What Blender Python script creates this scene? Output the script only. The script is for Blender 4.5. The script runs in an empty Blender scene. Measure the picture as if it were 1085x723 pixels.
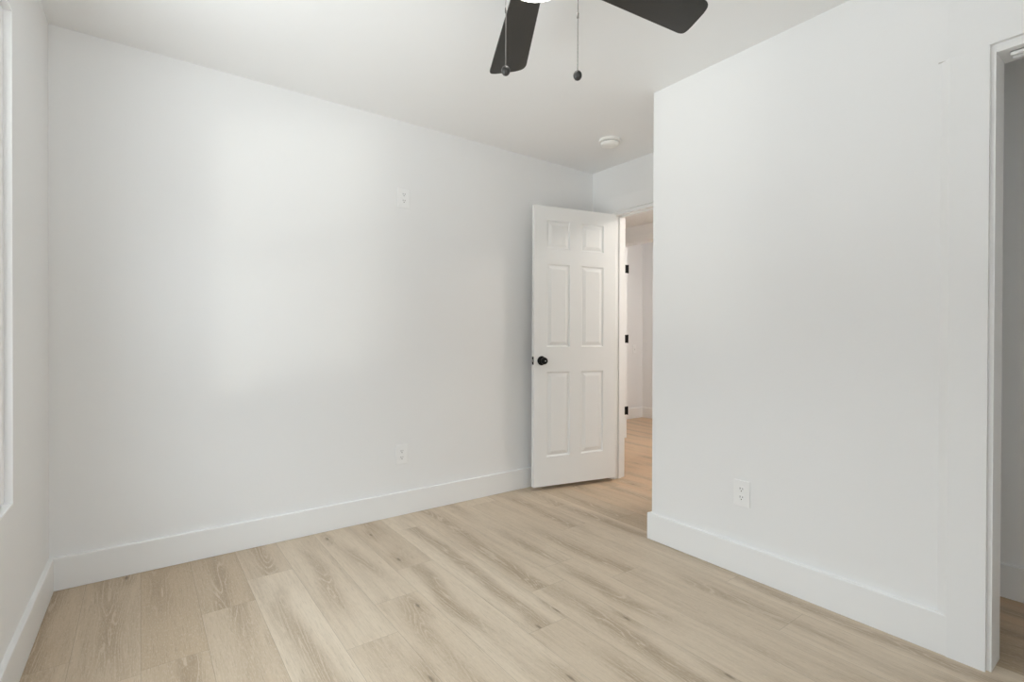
import bpy, bmesh, math, random
from mathutils import Vector, Matrix
C = bpy.context.scene.collection
S = bpy.context.scene
R = math.radians

# ------------------------------------------------------------------ camera, sky, exposure
F_PX, YAW, PITCH, ROLL, EYE = 533.757, 36.4056, -0.3008, 0.1796, 1.0975
y_ = R(YAW); p_ = R(PITCH); r_ = R(ROLL)
fw = Vector((math.sin(y_), math.cos(y_), 0)); rt = Vector((math.cos(y_), -math.sin(y_), 0)); up = Vector((0, 0, 1))
f2 = fw*math.cos(p_) + up*math.sin(p_); u2 = -fw*math.sin(p_) + up*math.cos(p_)
r3 = rt*math.cos(r_) + u2*math.sin(r_); u3 = -rt*math.sin(r_) + u2*math.cos(r_)
cam_d = bpy.data.cameras.new('camera'); cam_d.sensor_width = 36; cam_d.lens = F_PX*36/1085; cam_d.clip_start = 0.02
cam = bpy.data.objects.new('camera', cam_d); C.objects.link(cam)
m3 = Matrix((r3, u3, -f2)).transposed()
cam.matrix_world = Matrix.Translation((0, 0, EYE)) @ m3.to_4x4()
S.camera = cam

SKY = 10.0          # daylight outside, and its parts
GROUND, HORIZON, ZENITH = 0.80, 0.21, 0.74
SUN = 0.48           # added lamp for sunlight bounced up off the ground outside
FAN_LAMP = 9.0
HALL_LAMP = 72.0
ROOM_FILL_LAMP = 78.0
EXPOSURE = 0.0

w = bpy.data.worlds.new('overcast_sky'); S.world = w; w.use_nodes = True
nt = w.node_tree; nt.nodes.clear()
tc = nt.nodes.new('ShaderNodeTexCoord'); sp = nt.nodes.new('ShaderNodeSeparateXYZ')
rp = nt.nodes.new('ShaderNodeValToRGB'); bg = nt.nodes.new('ShaderNodeBackground'); wo = nt.nodes.new('ShaderNodeOutputWorld')
mr = nt.nodes.new('ShaderNodeMapRange'); mr.inputs[1].default_value = -1; mr.inputs[2].default_value = 1
nt.links.new(tc.outputs['Generated'], sp.inputs[0]); nt.links.new(sp.outputs['Z'], mr.inputs[0]); nt.links.new(mr.outputs[0], rp.inputs[0])
e = rp.color_ramp.elements
# sunlit ground below, darker trees and houses along the horizon, bright overcast above
e[0].position = 0.36; e[0].color = (0.98*GROUND, 1.0*GROUND, 1.04*GROUND, 1)
e[1].position = 0.68; e[1].color = (0.93*ZENITH, 1.0*ZENITH, 1.10*ZENITH, 1)
for pos, k_ in ((0.45, HORIZON), (0.59, HORIZON)):
    q = e.new(pos); q.color = (k_*.98, k_, k_*1.08, 1)
nt.links.new(rp.outputs[0], bg.inputs[0]); bg.inputs[1].default_value = SKY
nt.links.new(bg.outputs[0], wo.inputs[0])

sd = bpy.data.lights.new('sun_bounce', 'SUN'); sd.energy = SUN; sd.angle = R(7); sd.color = (1, 0.97, 0.92)
sun_bounce = bpy.data.objects.new('sun_bounce', sd); C.objects.link(sun_bounce)
sun_bounce.rotation_euler = Vector((1.0, 1.17, 0.21)).to_track_quat('-Z', 'Y').to_euler(); sun_bounce.location = (-4, -3, 4)  # aimed upwards, standing in for sunlight reflected off the ground

S.view_settings.view_transform = 'Standard'; S.view_settings.look = 'None'
S.view_settings.gamma = 1; S.view_settings.use_curve_mapping = False; S.view_settings.exposure = EXPOSURE
try:
    S.cycles.use_denoising = True; S.cycles.max_bounces = 16; S.cycles.diffuse_bounces = 10
    S.cycles.sample_clamp_indirect = 6
except Exception: pass

# ------------------------------------------------------------------ dimensions (metres)
XL, PHI, YA, XB, YB, XD = -0.3178, 0.7454, 2.9232, 2.2581, 1.7657, 2.9723
H, HB, TB = 2.44, 0.143, 0.0165
WT = 0.115                      # inner wall thickness
YR = -0.75                      # wall behind the camera
XH, XH2 = 4.22, 4.335           # wall across the hall
DT = 2.055                      # bedroom doorway head
CT = 2.040                      # closet head
CY = 0.392                      # closet jamb face
HJ = 2.685                      # bedroom doorway hinge jamb face
LJ = 1.975                      # bedroom doorway latch jamb face

# ------------------------------------------------------------------ helpers
def obj(name, bm, mat, parent=None, smooth=False, recalc=True):
    if recalc: bmesh.ops.recalc_face_normals(bm, faces=bm.faces)
    me = bpy.data.meshes.new(name); bm.to_mesh(me); bm.free()
    if smooth:
        for p in me.polygons: p.use_smooth = True
        try: me.set_sharp_from_angle(angle=R(35))
        except Exception: pass
    me.materials.append(mat)
    o = bpy.data.objects.new(name, me); C.objects.link(o)
    if parent: o.parent = parent
    return o
def empty(name, loc, rz=0):
    o = bpy.data.objects.new(name, None); C.objects.link(o); o.location = loc; o.rotation_euler = (0, 0, rz); o.empty_display_size = .05
    return o
def tag(o, label=None, cat=None, group=None, kind=None):
    if label: o['label'] = label
    if cat: o['category'] = cat
    if group: o['group'] = group
    if kind: o['kind'] = kind
    return o
def box(bm, x0, x1, y0, y1, z0, z1, bev=0, seg=2):
    vs = [bm.verts.new((x, y, z)) for x in (x0, x1) for y in (y0, y1) for z in (z0, z1)]
    fs = [(0, 1, 3, 2), (4, 6, 7, 5), (0, 4, 5, 1), (2, 3, 7, 6), (0, 2, 6, 4), (1, 5, 7, 3)]
    faces = [bm.faces.new([vs[i] for i in f]) for f in fs]
    if bev:
        ed = list({e for f in faces for e in f.edges})
        bmesh.ops.bevel(bm, geom=ed, offset=bev, segments=seg, profile=.5, affect='EDGES')
    return vs
def nb(): return bmesh.new()
def lathe(bm, prof, seg=40, mat=None, cap=True):
    """prof: list of (r, z); spun about Z, then transformed by mat"""
    rings = []
    for r, z in prof:
        if r < 1e-6:
            rings.append([bm.verts.new((0, 0, z))])
        else:
            rings.append([bm.verts.new((r*math.cos(2*math.pi*i/seg), r*math.sin(2*math.pi*i/seg), z)) for i in range(seg)])
    for a, b in zip(rings, rings[1:]):
        for i in range(seg):
            j = (i+1) % seg
            if len(a) == 1 and len(b) == 1: continue
            if len(a) == 1: bm.faces.new((a[0], b[i], b[j]))
            elif len(b) == 1: bm.faces.new((a[i], a[j], b[0]))
            else: bm.faces.new((a[i], a[j], b[j], b[i]))
    if cap:
        for rg in (rings[0], rings[-1]):
            if len(rg) > 1: bm.faces.new(rg)
    if mat is not None:
        vs = [v for rg in rings for v in rg]
        bmesh.ops.transform(bm, matrix=mat, verts=vs)
def prism(bm, pts, z0, z1, bev=0):
    a = [bm.verts.new((x, y, z0)) for x, y in pts]; b = [bm.verts.new((x, y, z1)) for x, y in pts]
    n = len(pts); fs = [bm.faces.new(a[::-1]), bm.faces.new(b)]
    for i in range(n): fs.append(bm.faces.new((a[i], a[(i+1) % n], b[(i+1) % n], b[i])))
    if bev:
        ed = [e for e in fs[0].edges] + [e for e in fs[1].edges]
        bmesh.ops.bevel(bm, geom=list(set(ed)), offset=bev, segments=2, profile=.5, affect='EDGES')
    return a+b

# ------------------------------------------------------------------ materials
def mat(name, col, rough=.5, metal=0, spec=None):
    m = bpy.data.materials.new(name); m.use_nodes = True
    b = m.node_tree.nodes['Principled BSDF']
    b.inputs['Base Color'].default_value = (*col, 1); b.inputs['Roughness'].default_value = rough; b.inputs['Metallic'].default_value = metal
    if spec is not None: b.inputs['Specular IOR Level'].default_value = spec
    return m
def add_bump(m, scale, strength, dist=.002, stretch=None, detail=4):
    t = m.node_tree; b = t.nodes['Principled BSDF']
    tc = t.nodes.new('ShaderNodeTexCoord'); n = t.nodes.new('ShaderNodeTexNoise'); bp = t.nodes.new('ShaderNodeBump')
    n.inputs['Scale'].default_value = scale; n.inputs['Detail'].default_value = detail
    src = tc.outputs['Object']
    if stretch:
        mp = t.nodes.new('ShaderNodeMapping'); mp.inputs['Scale'].default_value = stretch
        t.links.new(src, mp.inputs[0]); src = mp.outputs[0]
    t.links.new(src, n.inputs['Vector']); t.links.new(n.outputs['Fac'], bp.inputs['Height'])
    bp.inputs['Strength'].default_value = strength; bp.inputs['Distance'].default_value = dist
    t.links.new(bp.outputs[0], b.inputs['Normal'])
    return m
M = {}
M['wall'] = add_bump(mat('wall_paint', (.83, .83, .828), .65, spec=.3), 90, .25, .001)
M['ceiling'] = add_bump(mat('ceiling_paint', (.85, .85, .848), .8, spec=.2), 70, .25, .001)
M['trim'] = add_bump(mat('trim_paint', (.84, .84, .835), .38, spec=.4), 40, .06, .001)
M['door'] = add_bump(mat('door_paint', (.84, .84, .83), .42, spec=.4), 1.0, .18, .001, (160, 160, 7))
M['vinyl'] = mat('window_vinyl', (.93, .93, .93), .35)
M['plate'] = mat('outlet_plastic', (.86, .86, .855), .3)
M['slot'] = mat('outlet_slot', (.03, .03, .03), .6)
M['black'] = add_bump(mat('black_metal', (.012, .011, .010), .32, .6), 200, .05)
M['steel'] = mat('brushed_steel', (.55, .54, .52), .3, 1)
M['grey_hinge'] = mat('painted_hinge', (.22, .22, .21), .4, .3)
M['blade'] = add_bump(mat('fan_blade', (.028, .026, .023), .5), 1, .3, .001, (20, 250, 250))
M['chain'] = mat('chain_metal', (.16, .15, .14), .45, .6)
M['knob'] = mat('pull_knob_wood', (.035, .033, .030), .35)
M['smoke'] = mat('detector_plastic', (.84, .83, .80), .45)
M['void'] = mat('dark_gap', (.12, .12, .12), .8)
M['track'] = mat('white_track', (.86, .86, .85), .3)
M['plaster'] = mat('plaster_edge', (.55, .53, .50), .8)
def emit(name, col, st, body=(.9, .9, .88)):
    m = mat(name, body, .3); b = m.node_tree.nodes['Principled BSDF']
    b.inputs['Emission Color'].default_value = (*col, 1); b.inputs['Emission Strength'].default_value = st
    return m
M['globe'] = emit('lit_glass_globe', (1, .96, .90), FAN_LAMP)
M['hall_lamp'] = emit('lit_hall_diffuser', (1, .94, .87), HALL_LAMP)
M['room_fill_lamp'] = emit('room_fill_diffuser', (1, .98, .96), ROOM_FILL_LAMP)
def glass():
    m = bpy.data.materials.new('window_glass'); m.use_nodes = True; t = m.node_tree; t.nodes.clear()
    o = t.nodes.new('ShaderNodeOutputMaterial'); mx = t.nodes.new('ShaderNodeMixShader'); tr = t.nodes.new('ShaderNodeBsdfTransparent')
    gl = t.nodes.new('ShaderNodeBsdfGlossy'); lw = t.nodes.new('ShaderNodeLayerWeight'); lw.inputs[0].default_value = .5
    gl.inputs['Roughness'].default_value = .02; tr.inputs[0].default_value = (.95, .97, .96, 1)
    pw = t.nodes.new('ShaderNodeMath'); pw.operation = 'POWER'; pw.inputs[1].default_value = 5; t.links.new(lw.outputs['Facing'], pw.inputs[0])
    fr = t.nodes.new('ShaderNodeMath'); fr.operation = 'MULTIPLY_ADD'; fr.inputs[1].default_value = .95; fr.inputs[2].default_value = .04; t.links.new(pw.outputs[0], fr.inputs[0])
    t.links.new(fr.outputs[0], mx.inputs[0]); t.links.new(tr.outputs[0], mx.inputs[1]); t.links.new(gl.outputs[0], mx.inputs[2]); t.links.new(mx.outputs[0], o.inputs[0])
    return m
M['glass'] = glass()

def floor_mat():
    m = bpy.data.materials.new('oak_planks'); m.use_nodes = True; t = m.node_tree; L = t.links.new; N = t.nodes.new
    b = t.nodes['Principled BSDF']
    uv = N('ShaderNodeUVMap'); uv.uv_map = 'plank_uv'          # u across 0..1, v along the plank in metres
    at = N('ShaderNodeAttribute'); at.attribute_name = 'plank_random'
    su = N('ShaderNodeSeparateXYZ'); L(uv.outputs[0], su.inputs[0])
    sa = N('ShaderNodeSeparateColor'); L(at.outputs['Color'], sa.inputs[0])
    def mth(op, a, b_=None, c=None, clamp=False):
        n = N('ShaderNodeMath'); n.operation = op; n.use_clamp = clamp
        for i, v in enumerate((a, b_, c)):
            if v is None: continue
            if isinstance(v, (int, float)): n.inputs[i].default_value = v
            else: L(v, n.inputs[i])
        return n.outputs[0]
    def vec(x, y, z):
        n = N('ShaderNodeCombineXYZ')
        for i, v in enumerate((x, y, z)):
            if isinstance(v, (int, float)): n.inputs[i].default_value = v
            else: L(v, n.inputs[i])
        return n.outputs[0]
    def noise(v, sc, det=3, rough=.55, dist=0):
        n = N('ShaderNodeTexNoise'); L(v, n.inputs['Vector']); n.inputs['Scale'].default_value = sc
        n.inputs['Detail'].default_value = det; n.inputs['Roughness'].default_value = rough; n.inputs['Distortion'].default_value = dist
        return n.outputs['Fac']
    def smooth(v, a, c):
        n = N('ShaderNodeMapRange'); n.interpolation_type = 'SMOOTHSTEP'; L(v, n.inputs[0]); n.inputs[1].default_value = a; n.inputs[2].default_value = c
        return n.outputs[0]
    def mixc(f, a, c, mode='MIX'):
        n = N('ShaderNodeMix'); n.data_type = 'RGBA'; n.blend_type = mode
        if isinstance(f, (int, float)): n.inputs[0].default_value = f
        else: L(f, n.inputs[0])
        for i, v in ((6, a), (7, c)):
            if isinstance(v, tuple): n.inputs[i].default_value = (*v, 1)
            else: L(v, n.inputs[i])
        return n.outputs[2]
    u = mth('MULTIPLY', su.outputs['X'], .1935)
    r1 = sa.outputs[0]; r2 = sa.outputs[1]; r3_ = sa.outputs[2]
    v = mth('ADD', su.outputs['Y'], mth('MULTIPLY', r2, 37.0)); w_ = mth('MULTIPLY', r3_, 53.0)
    uo = mth('ADD', u, mth('MULTIPLY', r1, 11.0))
    # broad heartwood streaks along the board
    streak = noise(vec(mth('MULTIPLY', uo, 12.0), mth('MULTIPLY', v, .85), w_), 1.0, 4, .55, .5)
    streak_m = smooth(streak, .44, .70)
    # cathedral figure: contour lines of a stretched noise
    fig = noise(vec(mth('MULTIPLY', uo, 13.0), mth('MULTIPLY', v, 1.25), mth('ADD', w_, 7.3)), 1.0, 1.5, .45, .4)
    ring = mth('ABSOLUTE', mth('SUBTRACT', mth('FRACT', mth('MULTIPLY', fig, 15.0)), .5))
    jag = noise(vec(mth('MULTIPLY', uo, 260.0), mth('MULTIPLY', v, 22.0), w_), 1.0, 3, .6)
    ring2 = mth('ADD', ring, mth('MULTIPLY', mth('SUBTRACT', jag, .5), .35))
    line_l = mth('SUBTRACT', 1.0, smooth(ring2, .02, .13))     # pale limed lines
    line_d = smooth(ring2, .30, .5)                              # darker late wood
    pore = noise(vec(mth('MULTIPLY', uo, 420.0), mth('MULTIPLY', v, 14.0), w_), 1.0, 3, .65)
    fine = noise(vec(mth('MULTIPLY', uo, 90.0), mth('MULTIPLY', v, 3.0), w_), 1.0, 4, .6)
    # knots, one now and then in a board
    kv = N('ShaderNodeTexVoronoi'); kv.voronoi_dimensions = '2D'; kv.inputs['Scale'].default_value = 1.0
    L(vec(mth('MULTIPLY', uo, 7.0), mth('MULTIPLY', v, 2.0), w_), kv.inputs['Vector'])
    kd = kv.outputs['Distance']; kc = N('ShaderNodeSeparateColor'); L(kv.outputs['Color'], kc.inputs[0])
    has = mth('GREATER_THAN', kc.outputs[0], .90)
    kn = mth('MULTIPLY', mth('SUBTRACT', 1.0, smooth(mth('ADD', kd, mth('MULTIPLY', mth('SUBTRACT', jag, .5), .06)), .012, .06)), has)
    kh = mth('MULTIPLY', mth('SUBTRACT', 1.0, smooth(kd, .03, .34)), has)
    # dark heart band wandering along the middle of a board, fading in and out
    drift = noise(vec(w_, mth('MULTIPLY', v, 1.0), mth('MULTIPLY', r2, 9.0)), 1.0, 2, .5)
    hd = mth('ABSOLUTE', mth('ADD', mth('SUBTRACT', su.outputs['X'], .5), mth('MULTIPLY', mth('SUBTRACT', drift, .5), 1.1)))
    hd = mth('ADD', hd, mth('MULTIPLY', mth('SUBTRACT', fine, .5), .22))
    amp = smooth(noise(vec(mth('ADD', w_, 5.0), mth('MULTIPLY', v, 1.1), 3.0), 1.0, 1, .5), .36, .60)
    heart = mth('MULTIPLY', mth('SUBTRACT', 1.0, smooth(hd, .03, .30)), amp)
    base = mixc(at.outputs['Alpha'], mixc(r1, FLOOR_A, FLOOR_B), FLOOR_W)   # base shifts warmer board by board towards the hall
    c = mixc(mth('MULTIPLY', streak_m, .30), base, FLOOR_D)
    c = mixc(mth('MULTIPLY', heart, .62), c, FLOOR_D)
    c = mixc(mth('MULTIPLY', smooth(fine, .42, .68), .16), c, FLOOR_D)
    c = mixc(mth('MULTIPLY', kh, .5), c, FLOOR_D)
    mask = mth('MULTIPLY', mth('ADD', mth('ADD', mth('MULTIPLY', streak_m, .35), heart), mth('MULTIPLY', kh, .6)), 1.0, clamp=True)
    c = mixc(mth('MULTIPLY', mth('MULTIPLY', line_d, mask), .20), c, (.24, .175, .115))
    c = mixc(mth('MULTIPLY', mth('MULTIPLY', line_l, mask), .50), c, (.70, .60, .48))
    c = mixc(mth('MULTIPLY', smooth(pore, .52, .70), .30), c, (.20, .15, .10))
    fleck = noise(vec(mth('MULTIPLY', uo, 330.0), mth('MULTIPLY', v, 60.0), w_), 1.0, 2, .6)
    c = mixc(mth('MULTIPLY', smooth(fleck, .50, .70), .30), c, (.70, .61, .50))
    c = mixc(mth('MULTIPLY', kn, .6), c, (.10, .07, .045))
    # seams between boards
    du = mth('MINIMUM', u, mth('SUBTRACT', .1935, u))
    dv = mth('MINIMUM', su.outputs['Y'], mth('SUBTRACT', 1.219, su.outputs['Y']))
    ds = mth('MINIMUM', du, dv)
    seam = mth('SUBTRACT', 1.0, smooth(ds, .0003, .0013))
    c = mixc(mth('MULTIPLY', seam, .42), c, (.16, .12, .085))
    L(c, b.inputs['Base Color'])
    rr = N('ShaderNodeMapRange'); L(pore, rr.inputs[0]); rr.inputs[3].default_value = .36; rr.inputs[4].default_value = .52
    L(rr.outputs[0], b.inputs['Roughness']); b.inputs['Specular IOR Level'].default_value = .35
    bp = N('ShaderNodeBump'); bp.inputs['Strength'].default_value = .25; bp.inputs['Distance'].default_value = .001
    L(mth('SUBTRACT', mth('MULTIPLY', pore, .4), mth('MULTIPLY', seam, 1.5)), bp.inputs['Height']); L(bp.outputs[0], b.inputs['Normal'])
    return m
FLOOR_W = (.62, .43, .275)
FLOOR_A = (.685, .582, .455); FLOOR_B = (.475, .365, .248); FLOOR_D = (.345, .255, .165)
M['floor'] = floor_mat()

# ------------------------------------------------------------------ floor
PW, PL = .1935, 1.219
joints = {-1: 2.9+.35, 0: 2.05, 1: 2.325, 2: 2.535, 3: 1.76, 4: 1.994, 5: 2.23, 6: 1.462, 7: 1.697, 8: 1.84, 9: 1.583, 10: .923, 11: 1.25, 12: 2.085}
random.seed(11)
bm = nb(); uvl = bm.loops.layers.uv.new('plank_uv'); cl = bm.loops.layers.float_color.new('plank_random')
X0, X1, Y0, Y1 = -.46, 5.77, YR-.1, 4.72
for k in range(-3, 31):
    xa, xb_ = max(k*PW, X0), min((k+1)*PW, X1)
    if xb_ <= xa: continue
    j0 = joints.get(k, random.uniform(0, PL)) % PL - 3*PL
    y = j0
    while y < Y1:
        ya, yb_ = max(y, Y0), min(y+PL, Y1)
        tone = random.random()*.45
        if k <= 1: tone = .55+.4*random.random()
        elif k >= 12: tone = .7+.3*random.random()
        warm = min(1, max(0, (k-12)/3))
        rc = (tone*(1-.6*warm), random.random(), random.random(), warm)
        if yb_ > ya:
            vs = [bm.verts.new(q) for q in ((xa, ya, 0), (xb_, ya, 0), (xb_, yb_, 0), (xa, yb_, 0))]
            f = bm.faces.new(vs)
            for lp in f.loops:
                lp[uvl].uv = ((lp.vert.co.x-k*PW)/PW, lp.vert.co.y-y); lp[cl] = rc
        y += PL
bmesh.ops.remove_doubles(bm, verts=bm.verts, dist=1e-5)
# give it thickness
ext = [e for e in bm.edges if e.is_boundary]
r = bmesh.ops.extrude_edge_only(bm, edges=ext)
for v in [g for g in r['geom'] if isinstance(g, bmesh.types.BMVert)]: v.co.z = -.02
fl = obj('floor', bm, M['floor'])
tag(fl, 'light brown oak plank floor running through the rooms', 'floor', kind='structure')

# ------------------------------------------------------------------ walls and ceilings
def struct(name, bm, m, label, cat, parent=None, smooth=False):
    o = obj(name, bm, m, parent, smooth)
    tag(o, label, cat, kind='structure'); return o
WY0, WY1, WZ0, WZ1 = -1.97, -.696, .563, 2.13       # side window opening, along the left wall from the corner
bm = nb(); T = .14
box(bm, -T, 0, WY1, .14, 0, H); box(bm, -T, 0, -3.9, WY0, 0, H)
box(bm, -T, 0, WY0, WY1, 0, WZ0); box(bm, -T, 0, WY0, WY1, WZ1, H)
wl = struct('wall_left', bm, M['wall'], 'white wall on the left with the tall window', 'wall')
wl.location = (XL, YA, 0); wl.rotation_euler = (0, 0, R(-PHI))

bm = nb(); box(bm, XL-.02, XD, YA, YA+.14, 0, H)
struct('wall_far', bm, M['wall'], 'long white wall between the window corner and the open door', 'wall')

bm = nb()
RX0, RX1, RZ0, RZ1 = -.24, .60, .577, 2.13
box(bm, -.45, RX0, YR-.14, YR, 0, H); box(bm, RX1, XD+WT, YR-.14, YR, 0, H)
box(bm, RX0, RX1, YR-.14, YR, 0, RZ0); box(bm, RX0, RX1, YR-.14, YR, RZ1, H)
struct('wall_rear', bm, M['wall'], 'white wall behind the camera with a window', 'wall')

# closet partition with an outside corner bead
bm = nb()
def column(bm, pts, z0, z1):
    prism(bm, pts, z0, z1)
bead = .004
prism(bm, [(XB, CY+.018), (XB+WT, CY+.018), (XB+WT, YB-WT), (XD, YB-WT), (XD, YB), (XB+bead, YB), (XB+bead*.3, YB-bead*.3), (XB, YB-bead)], 0, H)
box(bm, XB, XB+WT, YR, CY+.018, CT+.018, H)
struct('wall_right', bm, M['wall'], 'white closet partition wall with an outside corner on the right', 'wall')

bm = nb()
box(bm, XD, XD+WT, YR, LJ-.018, 0, H); box(bm, XD, XD+WT, HJ+.018, 4.71, 0, H); box(bm, XD, XD+WT, LJ-.018, HJ+.018, DT+.018, H)
struct('wall_entry', bm, M['wall'], 'short white wall above and around the open doorway', 'wall')

HO0, HO1, HZ = 2.93, 3.735, 2.115
bm = nb()
box(bm, XH, XH2, .9, HO0-.018, 0, H); box(bm, XH, XH2, HO1+.018, 4.59, 0, H); box(bm, XH, XH2, HO0-.018, HO1+.018, HZ+.018, H)
struct('wall_hall', bm, M['wall'], 'white hall wall seen through the doorway, with a second doorway', 'wall')
bm = nb(); box(bm, XD+WT, 5.77, 4.59, 4.71, 0, H)
struct('wall_beyond', bm, M['wall'], 'far white wall of the second room seen through both doorways', 'wall')
bm = nb(); box(bm, 5.65, 5.77, .9, 4.59, 0, H)
struct('wall_beyond_right', bm, M['wall'], 'right white wall of the second room seen through both doorways', 'wall')
bm = nb(); box(bm, XD+WT, 5.77, .78, .9, 0, H)
struct('wall_hall_end', bm, M['wall'], 'white end wall closing the hall', 'wall')

bm = nb(); box(bm, -.47, XD+WT, YR-.14, YA+.14, H, H+.08)
struct('ceiling', bm, M['ceiling'], 'flat white bedroom ceiling', 'ceiling')
bm = nb(); box(bm, XD+WT, XH, .9, 4.59, 2.29, H+.08); box(bm, XH, 5.77, .78, 4.71, H, H+.08); 
struct('ceiling_hall', bm, M['ceiling'], 'lower white ceiling of the hall', 'ceiling')

# ------------------------------------------------------------------ baseboards
def board(bm, p, q, n, h=HB, t=TB, z0=.0015):
    """flat board along p->q, its back on the wall, n points into the room; eased top edge"""
    p = Vector((*p, 0)); q = Vector((*q, 0)); n = Vector((*n, 0))
    prof = [(0, z0), (t, z0), (t, h-.004), (t-.0012, h-.0012), (t-.004, h), (0, h)]
    a = [bm.verts.new(p+n*d+Vector((0, 0, z))) for d, z in prof]; b = [bm.verts.new(q+n*d+Vector((0, 0, z))) for d, z in prof]
    k = len(prof); bm.faces.new(a[::-1]); bm.faces.new(b)
    for i in range(k): bm.faces.new((a[i], a[(i+1) % k], b[(i+1) % k], b[i]))
def baseboard(name, label, segs, **kw):
    bm = nb()
    for p, q, n in segs: board(bm, p, q, n, **kw)
    return struct(name, bm, M['trim'], label, 'baseboard')
baseboard('baseboard_far', 'tall white baseboard along the long far wall', [((XL+.001, YA), (XD, YA), (0, -1))])
bl = baseboard('baseboard_left', 'tall white baseboard under the window on the left wall', [((0, -.0165), (0, -3.66), (1, 0))])
bl.location = (XL, YA, 0); bl.rotation_euler = (0, 0, R(-PHI))
baseboard('baseboard_right', 'tall white baseboard along the closet partition, turning its corner', [((XB, .5055), (XB, YB+TB), (-1, 0)), ((XB, YB), (XD, YB), (0, 1))])
baseboard('baseboard_rear', 'white baseboard on the wall behind the camera', [((XL+.05, YR), (XB, YR), (0, 1))])
baseboard('baseboard_closet', 'white baseboard inside the dark closet on the right', [((XD, YR), (XD, YB-WT), (-1, 0)), ((XB+WT, YB-WT), (XD-TB, YB-WT), (0, -1))])
baseboard('baseboard_beyond', 'white baseboard in the second room seen through both doorways', [((XH2, 4.59), (5.65, 4.59), (0, -1)), ((5.65, .9), (5.65, 4.59-TB), (-1, 0))])
baseboard('baseboard_hall', 'white baseboard of the hall', [((XH, HO1+.09), (XH, 4.59), (-1, 0)), ((XH, .9), (XH, HO0-.09), (-1, 0))])

# ------------------------------------------------------------------ windows
def window(idx, w_, h_, label):
    """local: opening in the x=0 plane, y from 0 to w_, z 0..h_, outside towards -x"""
    root = empty('window_%d' % idx, (0, 0, 0)); tag(root, label, 'window', kind='structure')
    bm = nb(); d = .024; t = .006                      # white liner of the opening
    box(bm, -.138, .0008, 0, t, 0, h_); box(bm, -.138, .0008, w_-t, w_, 0, h_); box(bm, -.138, .0008, t, w_-t, h_-t, h_); box(bm, -.138, .0008, t, w_-t, 0, t)
    obj('window_liner', bm, M['vinyl'], root)
    bm = nb(); g = .012; fw_ = .045                    # outer frame, a small gap inside the liner
    x0, x1 = -.11, -.018
    box(bm, x0, x1, g, g+fw_, g, h_-g, .003); box(bm, x0, x1, w_-g-fw_, w_-g, g, h_-g, .003)
    box(bm, x0, x1, g+fw_-.002, w_-g-fw_+.002, g, g+fw_, .003); box(bm, x0, x1, g+fw_-.002, w_-g-fw_+.002, h_-g-fw_, h_-g, .003)
    obj('window_frame', bm, M['vinyl'], root)
    a = g+fw_; mid = h_*.5
    for nm, z0, z1, xo in (('lower_sash', a, mid+.02, -.05), ('upper_sash', mid-.02, h_-a, -.082)):
        bm = nb(); s = .038
        box(bm, xo-.028, xo, a, a+s, z0, z1, .002); box(bm, xo-.028, xo, w_-a-s, w_-a, z0, z1, .002)
        box(bm, xo-.028, xo, a+s-.001, w_-a-s+.001, z0, z0+s, .002); box(bm, xo-.028, xo, a+s-.001, w_-a-s+.001, z1-s, z1, .002)
        so = obj('sash', bm, M['vinyl'], root)
        bm = nb(); box(bm, xo-.016, xo-.012, a+s-.004, w_-a-s+.004, z0+s-.004, z1-s+.004)
        obj('pane', bm, M['glass'], so)
    bm = nb(); prism(bm, [(-.05, w_/2-.03), (-.022, w_/2-.03), (-.022, w_/2+.03), (-.05, w_/2+.03)], mid+.02, mid+.035, .002)
    obj('sash_lock', bm, M['vinyl'], root)
    return root
w1 = window(1, WY1-WY0, WZ1-WZ0, 'tall white framed window at the left edge, filled with daylight')
th = R(-PHI)
w1.rotation_euler = (0, 0, th); w1.location = (XL - math.sin(th)*WY0, YA + math.cos(th)*WY0, WZ0)
w2 = window(2, RX1-RX0, RZ1-RZ0, 'white framed window in the wall behind the camera')
w2.rotation_euler = (0, 0, R(90)); w2.location = (RX1, YR, RZ0)
def portal(name, loc, rot, sx, sy):
    d = bpy.data.lights.new(name, 'AREA'); d.shape = 'RECTANGLE'; d.size = sx; d.size_y = sy; d.energy = 1
    d.cycles.is_portal = True
    o = bpy.data.objects.new(name, d); C.objects.link(o); o.location = loc; o.rotation_euler = rot
ym = (WY0+WY1)/2
portal('side_window_daylight', (XL - math.sin(th)*ym - .15*math.cos(th), YA + math.cos(th)*ym, (WZ0+WZ1)/2), (R(90), 0, R(-90)+th), WY1-WY0, WZ1-WZ0)
portal('rear_window_daylight', ((RX0+RX1)/2, YR-.15, (RZ0+RZ1)/2), (R(90), 0, 0), RX1-RX0, RZ1-RZ0)

# ------------------------------------------------------------------ doorway trims
def feather(bm, x_wall, t, y0, y1, z0, z1, sgn=-1):
    """a header board whose upper edge is skimmed smoothly into the wall"""
    prof = [(0, z0), (t, z0), (t, z1-.22), (0, z1)]
    a = [bm.verts.new((x_wall+sgn*d, y0, z)) for d, z in prof]; b = [bm.verts.new((x_wall+sgn*d, y1, z)) for d, z in prof]
    k = len(prof); bm.faces.new(a); bm.faces.new(b[::-1])
    for i in range(k): bm.faces.new((a[i], a[(i+1) % k], b[(i+1) % k], b[i]))
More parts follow.
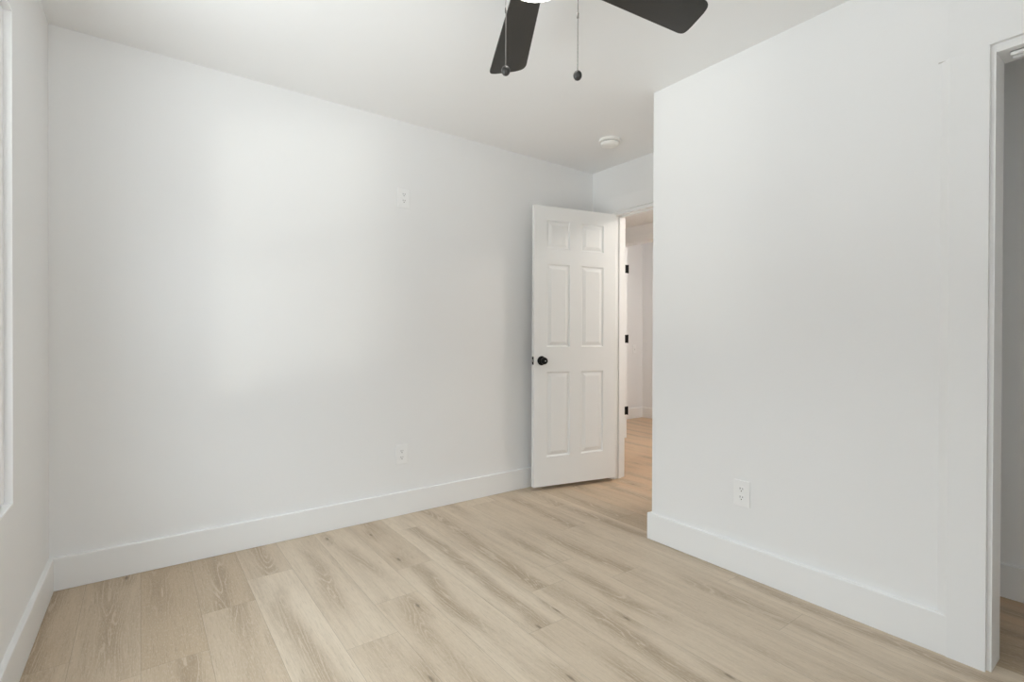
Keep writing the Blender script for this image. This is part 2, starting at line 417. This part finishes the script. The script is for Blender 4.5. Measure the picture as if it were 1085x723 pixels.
# closet opening
t1 = empty('trim_1', (XB, CY, 0)); tag(t1, 'white trim lining the closet opening at the right edge', 'door frame', kind='structure')
def child(name, bm, m, root, smooth=False):
    o = obj(name, bm, m, root, smooth); o.matrix_parent_inverse = Matrix.Identity(4)
    o.data.transform(Matrix.Translation(-root.location)); return o
bm = nb(); box(bm, XB-.0005, XB+WT+.001, CY, CY+.018, 0, CT+.018, .0012); child('side_jamb', bm, M['trim'], t1)
bm = nb(); box(bm, XB-.0005, XB+WT+.001, YR, CY, CT, CT+.018, .0012); child('head_jamb', bm, M['trim'], t1)
bm = nb(); prism(bm, [(XB-TB, CY+.013), (XB, CY+.013), (XB, .532), (XB-.0012, .532), (XB-TB+.0008, .507), (XB-TB, .505)], 0, CT+.026); child('side_casing', bm, M['wall'], t1)
bm = nb(); feather(bm, XB, TB, YR, .507, CT+.0262, H-.02); child('head_casing', bm, M['wall'], t1)
# sliver of raised plaster where the casing ends
bm = nb(); prism(bm, [(XB-.0016, .515), (XB, .515), (XB, .541), (XB-.0016, .541)], 0, .004)
for v in bm.verts: v.co.z += CT+.026 + (.541-v.co.y)*-.02
o = obj('trim_2', bm, M['plaster']); tag(o, 'tiny ridge of plaster on the partition near the closet top corner', 'plaster mark', kind='structure')
# bedroom doorway
t3 = empty('trim_3', (XD, HJ, 0)); tag(t3, 'white frame of the doorway beside the open panelled door', 'door frame', kind='structure')
bm = nb(); box(bm, XD-.001, XD+WT+.001, HJ, HJ+.018, 0, DT+.018, .0012); child('hinge_jamb', bm, M['trim'], t3)
bm = nb(); box(bm, XD-.001, XD+WT+.001, LJ-.018, LJ, 0, DT+.018, .0012); child('latch_jamb', bm, M['trim'], t3)
bm = nb(); box(bm, XD-.001, XD+WT+.001, LJ, HJ, DT, DT+.018, .0012); child('head_jamb', bm, M['trim'], t3)
bm = nb(); box(bm, XD+.042, XD+.075, HJ-.011, HJ, 0, DT, .0015); box(bm, XD+.042, XD+.075, LJ, LJ+.011, 0, DT, .0015); box(bm, XD+.042, XD+.075, LJ+.011, HJ-.011, DT-.011, DT, .0015)
child('door_stop', bm, M['trim'], t3)
bm = nb(); box(bm, XD-.014, XD, HJ+.012, HJ+.09, 0, DT+.024, .0012); child('side_casing', bm, M['trim'], t3)
bm = nb(); box(bm, XD-.014, XD, LJ-.09, LJ-.012, 0, DT+.024, .0012); child('side_casing', bm, M['trim'], t3)
bm = nb(); feather(bm, XD, .014, YB+.001, HJ+.09, DT+.0245, H-.03); child('head_casing', bm, M['wall'], t3)
bm = nb(); box(bm, XD+WT, XD+WT+.014, HJ+.006, HJ+.07, 0, DT+.07, .002); box(bm, XD+WT, XD+WT+.014, LJ-.07, LJ-.006, 0, DT+.07, .002); box(bm, XD+WT, XD+WT+.014, LJ-.006, HJ+.006, DT+.006, DT+.07, .002)
child('hall_casing', bm, M['trim'], t3)
# second doorway across the hall
t4 = empty('trim_4', (XH, HO1, 0)); tag(t4, 'white frame with black hinges of the second doorway across the hall', 'door frame', kind='structure')
bm = nb(); box(bm, XH-.001, XH2+.001, HO1, HO1+.018, 0, HZ+.018, .0012); child('hinge_jamb', bm, M['trim'], t4)
bm = nb(); box(bm, XH-.001, XH2+.001, HO0-.018, HO0, 0, HZ+.018, .0012); child('latch_jamb', bm, M['trim'], t4)
bm = nb(); box(bm, XH-.001, XH2+.001, HO0, HO1, HZ, HZ+.018, .0012); child('head_jamb', bm, M['trim'], t4)
bm = nb(); box(bm, XH-.014, XH, HO1+.006, HO1+.062, 0, HZ+.062, .002); child('side_casing', bm, M['trim'], t4)
bm = nb(); box(bm, XH-.014, XH, HO0-.062, HO0-.006, 0, HZ+.062, .002); child('side_casing', bm, M['trim'], t4)
bm = nb(); box(bm, XH-.014, XH, HO0-.006, HO1+.006, HZ+.006, HZ+.062, .002); child('head_casing', bm, M['trim'], t4)
for z in (1.868, 1.096, .302):
    bm = nb(); box(bm, XH2-.045, XH2+.001, HO1-.003, HO1+.002, z-.045, z+.045, .001)
    lathe(bm, [(.007, -.046), (.008, -.044), (.008, .044), (.007, .046)], 12, Matrix.Translation((XH2+.006, HO1-.007, z)))
    child('hinge', bm, M['black'], t4)
# closet door track under the closet head
bm = nb(); a, b = XB+.030, XB+.072
box(bm, a, a+.003, YR+.02, CY-.028, CT-.013, CT); box(bm, b-.003, b, YR+.02, CY-.028, CT-.013, CT); box(bm, a, b, YR+.02, CY-.028, CT-.003, CT)
box(bm, a+.003, a+.010, YR+.02, CY-.028, CT-.013, CT-.011); box(bm, b-.010, b-.003, YR+.02, CY-.028, CT-.013, CT-.011)
o = obj('sliding_door_track', bm, M['track']); tag(o, 'white metal sliding door track under the head of the closet opening', 'door track')
for k in range(4):
    bm = nb(); yy = CY-.05-k*.36
    lathe(bm, [(0, CT-.0052), (.003, CT-.005), (.0045, CT-.003)], 12, Matrix.Translation((XB+.051, yy, 0)), cap=False)
    s = obj('screw', bm, M['steel'], o)

# ------------------------------------------------------------------ panelled bedroom door
DW, DH, DTH = .70, 2.022, .035
door = empty('door_1', (2.258, 2.797, .03)); door.rotation_euler = (0, 0, math.atan2(2.65-2.797, 2.938-2.258))
tag(door, 'white six panel door standing open against the far wall', 'door', kind='structure')
xs = [0, .103, .295, .395, .589, DW]; zs = [0, .212, .825, 1.006, 1.607, 1.718, 1.922, DH]
def door_face(bm, yf, sg):
    """sg=+1: recess goes towards +y"""
    for i in range(5):
        for j in range(7):
            x0, x1, z0, z1 = xs[i], xs[i+1], zs[j], zs[j+1]
            if i in (1, 3) and j in (1, 3, 5):
                rings = []
                for ins, dep in ((0, 0), (.0025, .006), (.009, .0095), (.013, .0095), (.036, .0012), (.039, .0008)):
                    rings.append([bm.verts.new((x, yf+sg*dep, z)) for x, z in ((x0+ins, z0+ins), (x1-ins, z0+ins), (x1-ins, z1-ins), (x0+ins, z1-ins))])
                for a, b in zip(rings, rings[1:]):
                    for k in range(4): bm.faces.new((a[k], a[(k+1) % 4], b[(k+1) % 4], b[k]))
                bm.faces.new(rings[-1])
            else:
                bm.faces.new([bm.verts.new((x, yf, z)) for x, z in ((x0, z0), (x1, z0), (x1, z1), (x0, z1))])
bm = nb(); door_face(bm, 0, 1); door_face(bm, DTH, -1)
for i in range(5):
    for z in (0, DH): bm.faces.new([bm.verts.new(q) for q in ((xs[i], 0, z), (xs[i+1], 0, z), (xs[i+1], DTH, z), (xs[i], DTH, z))])
for j in range(7):
    for x in (0, DW): bm.faces.new([bm.verts.new(q) for q in ((x, 0, zs[j]), (x, 0, zs[j+1]), (x, DTH, zs[j+1]), (x, DTH, zs[j]))])
bmesh.ops.remove_doubles(bm, verts=bm.verts, dist=1e-5)
obj('door_panel', bm, M['door'], door)
def knob(sign):
    # sign -1: room side (towards -y)
    rot = Matrix.Translation((.060, 0 if sign < 0 else DTH, .908)) @ Matrix.Rotation(R(90)*(1 if sign < 0 else -1), 4, 'X')
    bm = nb()
    lathe(bm, [(.033, 0), (.0335, .003), (.031, .007), (.024, .010), (.014, .012)], 40, rot)
    rose = obj('knob_rose', bm, M['black'], door, True)
    bm = nb()
    lathe(bm, [(.012, .010), (.011, .020), (.013, .026), (.020, .031), (.0245, .038), (.0255, .045), (.024, .052), (.019, .057), (.010, .0595), (0, .060)], 40, rot, cap=False)
    kb = obj('door_knob', bm, M['black'], door, True)
    bm = nb(); lathe(bm, [(.0045, .058), (.0045, .0615), (.003, .0625), (0, .0627)], 16, rot, cap=False)
    obj('lock_button', bm, M['steel'], kb, True)
knob(-1); knob(1)
bm = nb(); box(bm, -.0012, .001, .005, DTH-.005, .908-.0285, .908+.0285, .0004)
lp = obj('latch_plate', bm, M['black'], door)
bm = nb(); prism(bm, [(-.011, .010), (0, .010), (0, .025), (-.004, .025)], .908-.009, .908+.009); obj('latch_bolt', bm, M['steel'], lp)
for z in (1.80, 1.07, .335):
    bm = nb(); box(bm, DW-.001, DW+.0015, .004, DTH, z-.045, z+.045)
    for q in range(5):
        lathe(bm, [(.0055, -.0085), (.006, -.008), (.006, .008), (.0055, .0085)], 14, Matrix.Translation((DW+.006, DTH-.012, z-.036+q*.018)))
    obj('hinge', bm, M['grey_hinge'], door)

# ------------------------------------------------------------------ outlets and switch
def outlet(label, loc, rz, group='duplex wall outlets'):
    root = empty('wall_outlet', loc, rz); tag(root, label, 'outlet', group)      # local: plate in x-z, front towards -y
    bm = nb(); box(bm, -.0395, .0395, -.006, 0, -.061, .061, .003, 3); obj('cover_plate', bm, M['plate'], root)
    for zc in (.0195, -.0195):
        bm = nb(); pts = []
        for k in range(24):
            a = 2*math.pi*k/24; x = .0172*math.cos(a); z = .0172*math.sin(a); pts.append((x, max(-.0138, min(.0138, z))))
        vs = prism(bm, pts, 0, .0022, .0004)
        bmesh.ops.transform(bm, matrix=Matrix.Translation((0, -.0055, zc)) @ Matrix.Rotation(R(90), 4, 'X'), verts=bm.verts)
        rc = obj('receptacle', bm, M['plate'], root)
        for sx, hh in ((-.0062, .0045), (.0062, .0037)):
            bm = nb(); box(bm, sx-.0012, sx+.0012, -.0080, -.0070, zc+.0035-hh, zc+.0035+hh); obj('slot', bm, M['slot'], rc)
        bm = nb(); lathe(bm, [(.0026, .0070), (.0026, .0080)], 14, Matrix.Translation((0, 0, zc-.0075)) @ Matrix.Rotation(R(90), 4, 'X')); obj('ground_hole', bm, M['slot'], rc)
    bm = nb(); lathe(bm, [(.0032, .0055), (.003, .0068), (0, .0072)], 14, Matrix.Rotation(R(90), 4, 'X'), cap=False); obj('screw', bm, M['plate'], root)
    return root
outlet('white outlet high on the long wall, level with the top of the open door', (1.315, YA, 1.967), 0)
outlet('white outlet low on the long wall, just above its baseboard', (1.305, YA, .375), 0)
outlet('white outlet low on the closet partition at right', (XB, 1.2495, .378), R(-90))
sw = empty('light_switch', (5.479, 4.59, .955)); tag(sw, 'small white light switch on the far wall seen through both doorways', 'light switch')
bm = nb(); box(bm, -.036, .036, -.006, 0, -.058, .058, .003, 2); obj('cover_plate', bm, M['plate'], sw)
bm = nb(); prism(bm, [(-.006, -.012), (.006, -.012), (.006, .012), (-.006, .012)], 0, .010, .001)
bmesh.ops.transform(bm, matrix=Matrix.Translation((0, -.005, -.004)) @ Matrix.Rotation(R(70), 4, 'X'), verts=bm.verts); obj('toggle', bm, M['plate'], sw)

# ------------------------------------------------------------------ smoke detector
sdv = empty('smoke_detector', (2.548, 2.352, H)); tag(sdv, 'round white smoke detector on the ceiling near the doorway', 'smoke detector')
bm = nb(); lathe(bm, [(.070, 0), (.071, -.004), (.071, -.014), (.068, -.018), (.060, -.019)], 48); obj('mounting_base', bm, M['smoke'], sdv, True)
bm = nb(); lathe(bm, [(.057, -.018), (.057, -.0225)], 48); obj('vent_gap', bm, M['void'], sdv, True)
bm = nb(); lathe(bm, [(.060, -.0222), (.0625, -.024), (.062, -.032), (.056, -.041), (.045, -.0455), (.020, -.047), (0, -.047)], 48, cap=False)
lathe(bm, [(.060, -.0222), (.0, -.0222)], 48, cap=False)
cv = obj('cover', bm, M['smoke'], sdv, True)
bm = nb(); lathe(bm, [(.009, -.046), (.009, -.0485), (.007, -.0492), (0, -.0493)], 20, Matrix.Translation((.018, .006, 0)), cap=False); obj('test_button', bm, M['smoke'], sdv, True)

# ------------------------------------------------------------------ ceiling fan
FX, FY = .922, 1.136
fan = empty('ceiling_fan', (FX, FY, H)); tag(fan, 'black five blade ceiling fan with a lit globe and two pull chains', 'ceiling fan')
bm = nb(); lathe(bm, [(.062, 0), (.066, -.006), (.066, -.030), (.056, -.048), (.040, -.055)], 48); obj('canopy', bm, M['black'], fan, True)
bm = nb(); lathe(bm, [(.040, -.050), (.085, -.062), (.105, -.080), (.110, -.120), (.110, -.165), (.100, -.190), (.080, -.205), (.062, -.212)], 56); obj('motor_housing', bm, M['black'], fan, True)
bm = nb(); lathe(bm, [(.060, -.208), (.075, -.216), (.102, -.222), (.106, -.232), (.106, -.256), (.101, -.263), (.092, -.265)], 56); obj('light_fitter', bm, M['black'], fan, True)
bm = nb(); lathe(bm, [(.090, -.262), (.096, -.272), (.098, -.284), (.093, -.302), (.080, -.318), (.060, -.329), (.034, -.3345), (0, -.336)], 56, cap=False); obj('light_globe', bm, M['globe'], fan, True)
def blade_bm(pitch):
    bm = nb(); top = []
    r0, r1 = .165, .602
    # outline in (radius, offset): widening blade whose slanted tip is longer on one side
    def hw(r): return .041+.033*r/.612
    pts = [(.165, -hw(.165)), (.30, -hw(.30)), (.45, -hw(.45))]
    ra, rb = .624, .642                     # tip radius at the two edges
    def corner(cx, cy, px, py, nx, ny, rad, n=7):
        """rounded corner at (cx,cy) between the edge from p and the edge to n"""
        c_ = Vector((cx, cy)); a = (Vector((px, py))-c_).normalized(); b = (Vector((nx, ny))-c_).normalized()
        a *= rad; b *= rad
        return [tuple(c_ + a*(1-t)**2 + b*t**2) for t in [k/(n-1) for k in range(n)]]
    A, B, Mm = (ra, -hw(ra)), (rb, hw(rb)), (.634, .002)
    pts += corner(*A, .45, -hw(.45), *Mm, .042) + [(.6325, -.012), (.6355, .012), (.638, .030)] + corner(*B, *Mm, .45, hw(.45), .026)
    pts += [(.45, hw(.45)), (.30, hw(.30)), (.165, hw(.165))]
    prism(bm, pts, -.003, .003, .0015)
    bmesh.ops.transform(bm, matrix=Matrix.Rotation(pitch, 4, 'X'), verts=bm.verts)
    bmesh.ops.translate(bm, verts=bm.verts, vec=(0, 0, -.24))
    return bm
for k in range(5):
    az = R(-10.1 + 72*k)
    b = obj('fan_blade', blade_bm(R(-8)), M['blade'], fan, True); b.rotation_euler = (0, 0, az)
    bm = nb()
    prism(bm, [(.075, -.018), (.14, -.012), (.175, -.030), (.235, -.034), (.235, .034), (.175, .030), (.14, .012), (.075, .018)], .0032, .008, .001)
    bmesh.ops.transform(bm, matrix=Matrix.Rotation(R(-8), 4, 'X'), verts=bm.verts)
    bmesh.ops.translate(bm, verts=bm.verts, vec=(0, 0, -.24))
    for v in bm.verts:
        if v.co.x < .16: v.co.z += (.16-v.co.x)*.42
    i = obj('blade_bracket', bm, M['black'], fan); i.rotation_euler = (0, 0, az)
for (cx, cy, zb, zc, name) in ((.854, 1.193, 1.875, 2.050, 'pull_chain'), (1.022, 1.069, 1.862, 2.035, 'pull_chain')):
    x, y, zt = cx-FX, cy-FY, -.245
    bm = nb(); L_ = (zt)-(zb-H); n = 90; prof = []
    for k in range(n):
        z = zb-H+.012 + (L_-.012)*k/n; prof += [(.0009, z), (.0018, z+(L_-.012)/n*.5)]
    prof.append((.0009, zt))
    lathe(bm, prof, 8)
    lathe(bm, [(.0018, zc-H-.009), (.0032, zc-H-.006), (.0032, zc-H+.006), (.0018, zc-H+.009)], 12)
    bmesh.ops.translate(bm, verts=bm.verts, vec=(x, y, 0))
    ch = obj(name, bm, M['chain'], fan, True)
    # little arm out of the light fitter that the chain leaves from
    d = Vector((x, y, 0)); dn = d.normalized()
    bm = nb(); lathe(bm, [(.005, -.02), (.005, .006), (.003, .010)], 14, Matrix.Translation((x, y, zt)) @ Vector((0, 0, 1)).rotation_difference(dn).to_matrix().to_4x4())
    obj('switch_eyelet', bm, M['black'], ch, True)
    bm = nb(); lathe(bm, [(0, .0150), (.003, .0142), (.0082, .0108), (.0120, .0048), (.0128, 0), (.0118, -.006), (.0082, -.0115), (.003, -.0145), (0, -.0150)], 24, Matrix.Translation((x, y, zb-H)), cap=False)
    obj('pull_knob', bm, M['knob'], ch, True)

# ------------------------------------------------------------------ hall lamp, and one added to light the second room (out of the frame)
def flush_lamp(loc, m, label):
    r_ = empty('flush_ceiling_lamp', loc); tag(r_, label, 'ceiling lamp')
    bm = nb(); lathe(bm, [(.145, 0), (.15, -.01), (.15, -.025), (.14, -.03)], 40); obj('rim', bm, M['black'], r_, True)
    bm = nb(); lathe(bm, [(.138, -.028), (.135, -.05), (.11, -.075), (.06, -.09), (0, -.094)], 40, cap=False); obj('diffuser', bm, m, r_, True)
flush_lamp((3.62, 1.75, 2.29), M['hall_lamp'], 'round warm flush ceiling lamp in the hall')
flush_lamp((5.0, 2.7, H), M['room_fill_lamp'], 'round unseen flush ceiling lamp added to light the second room')
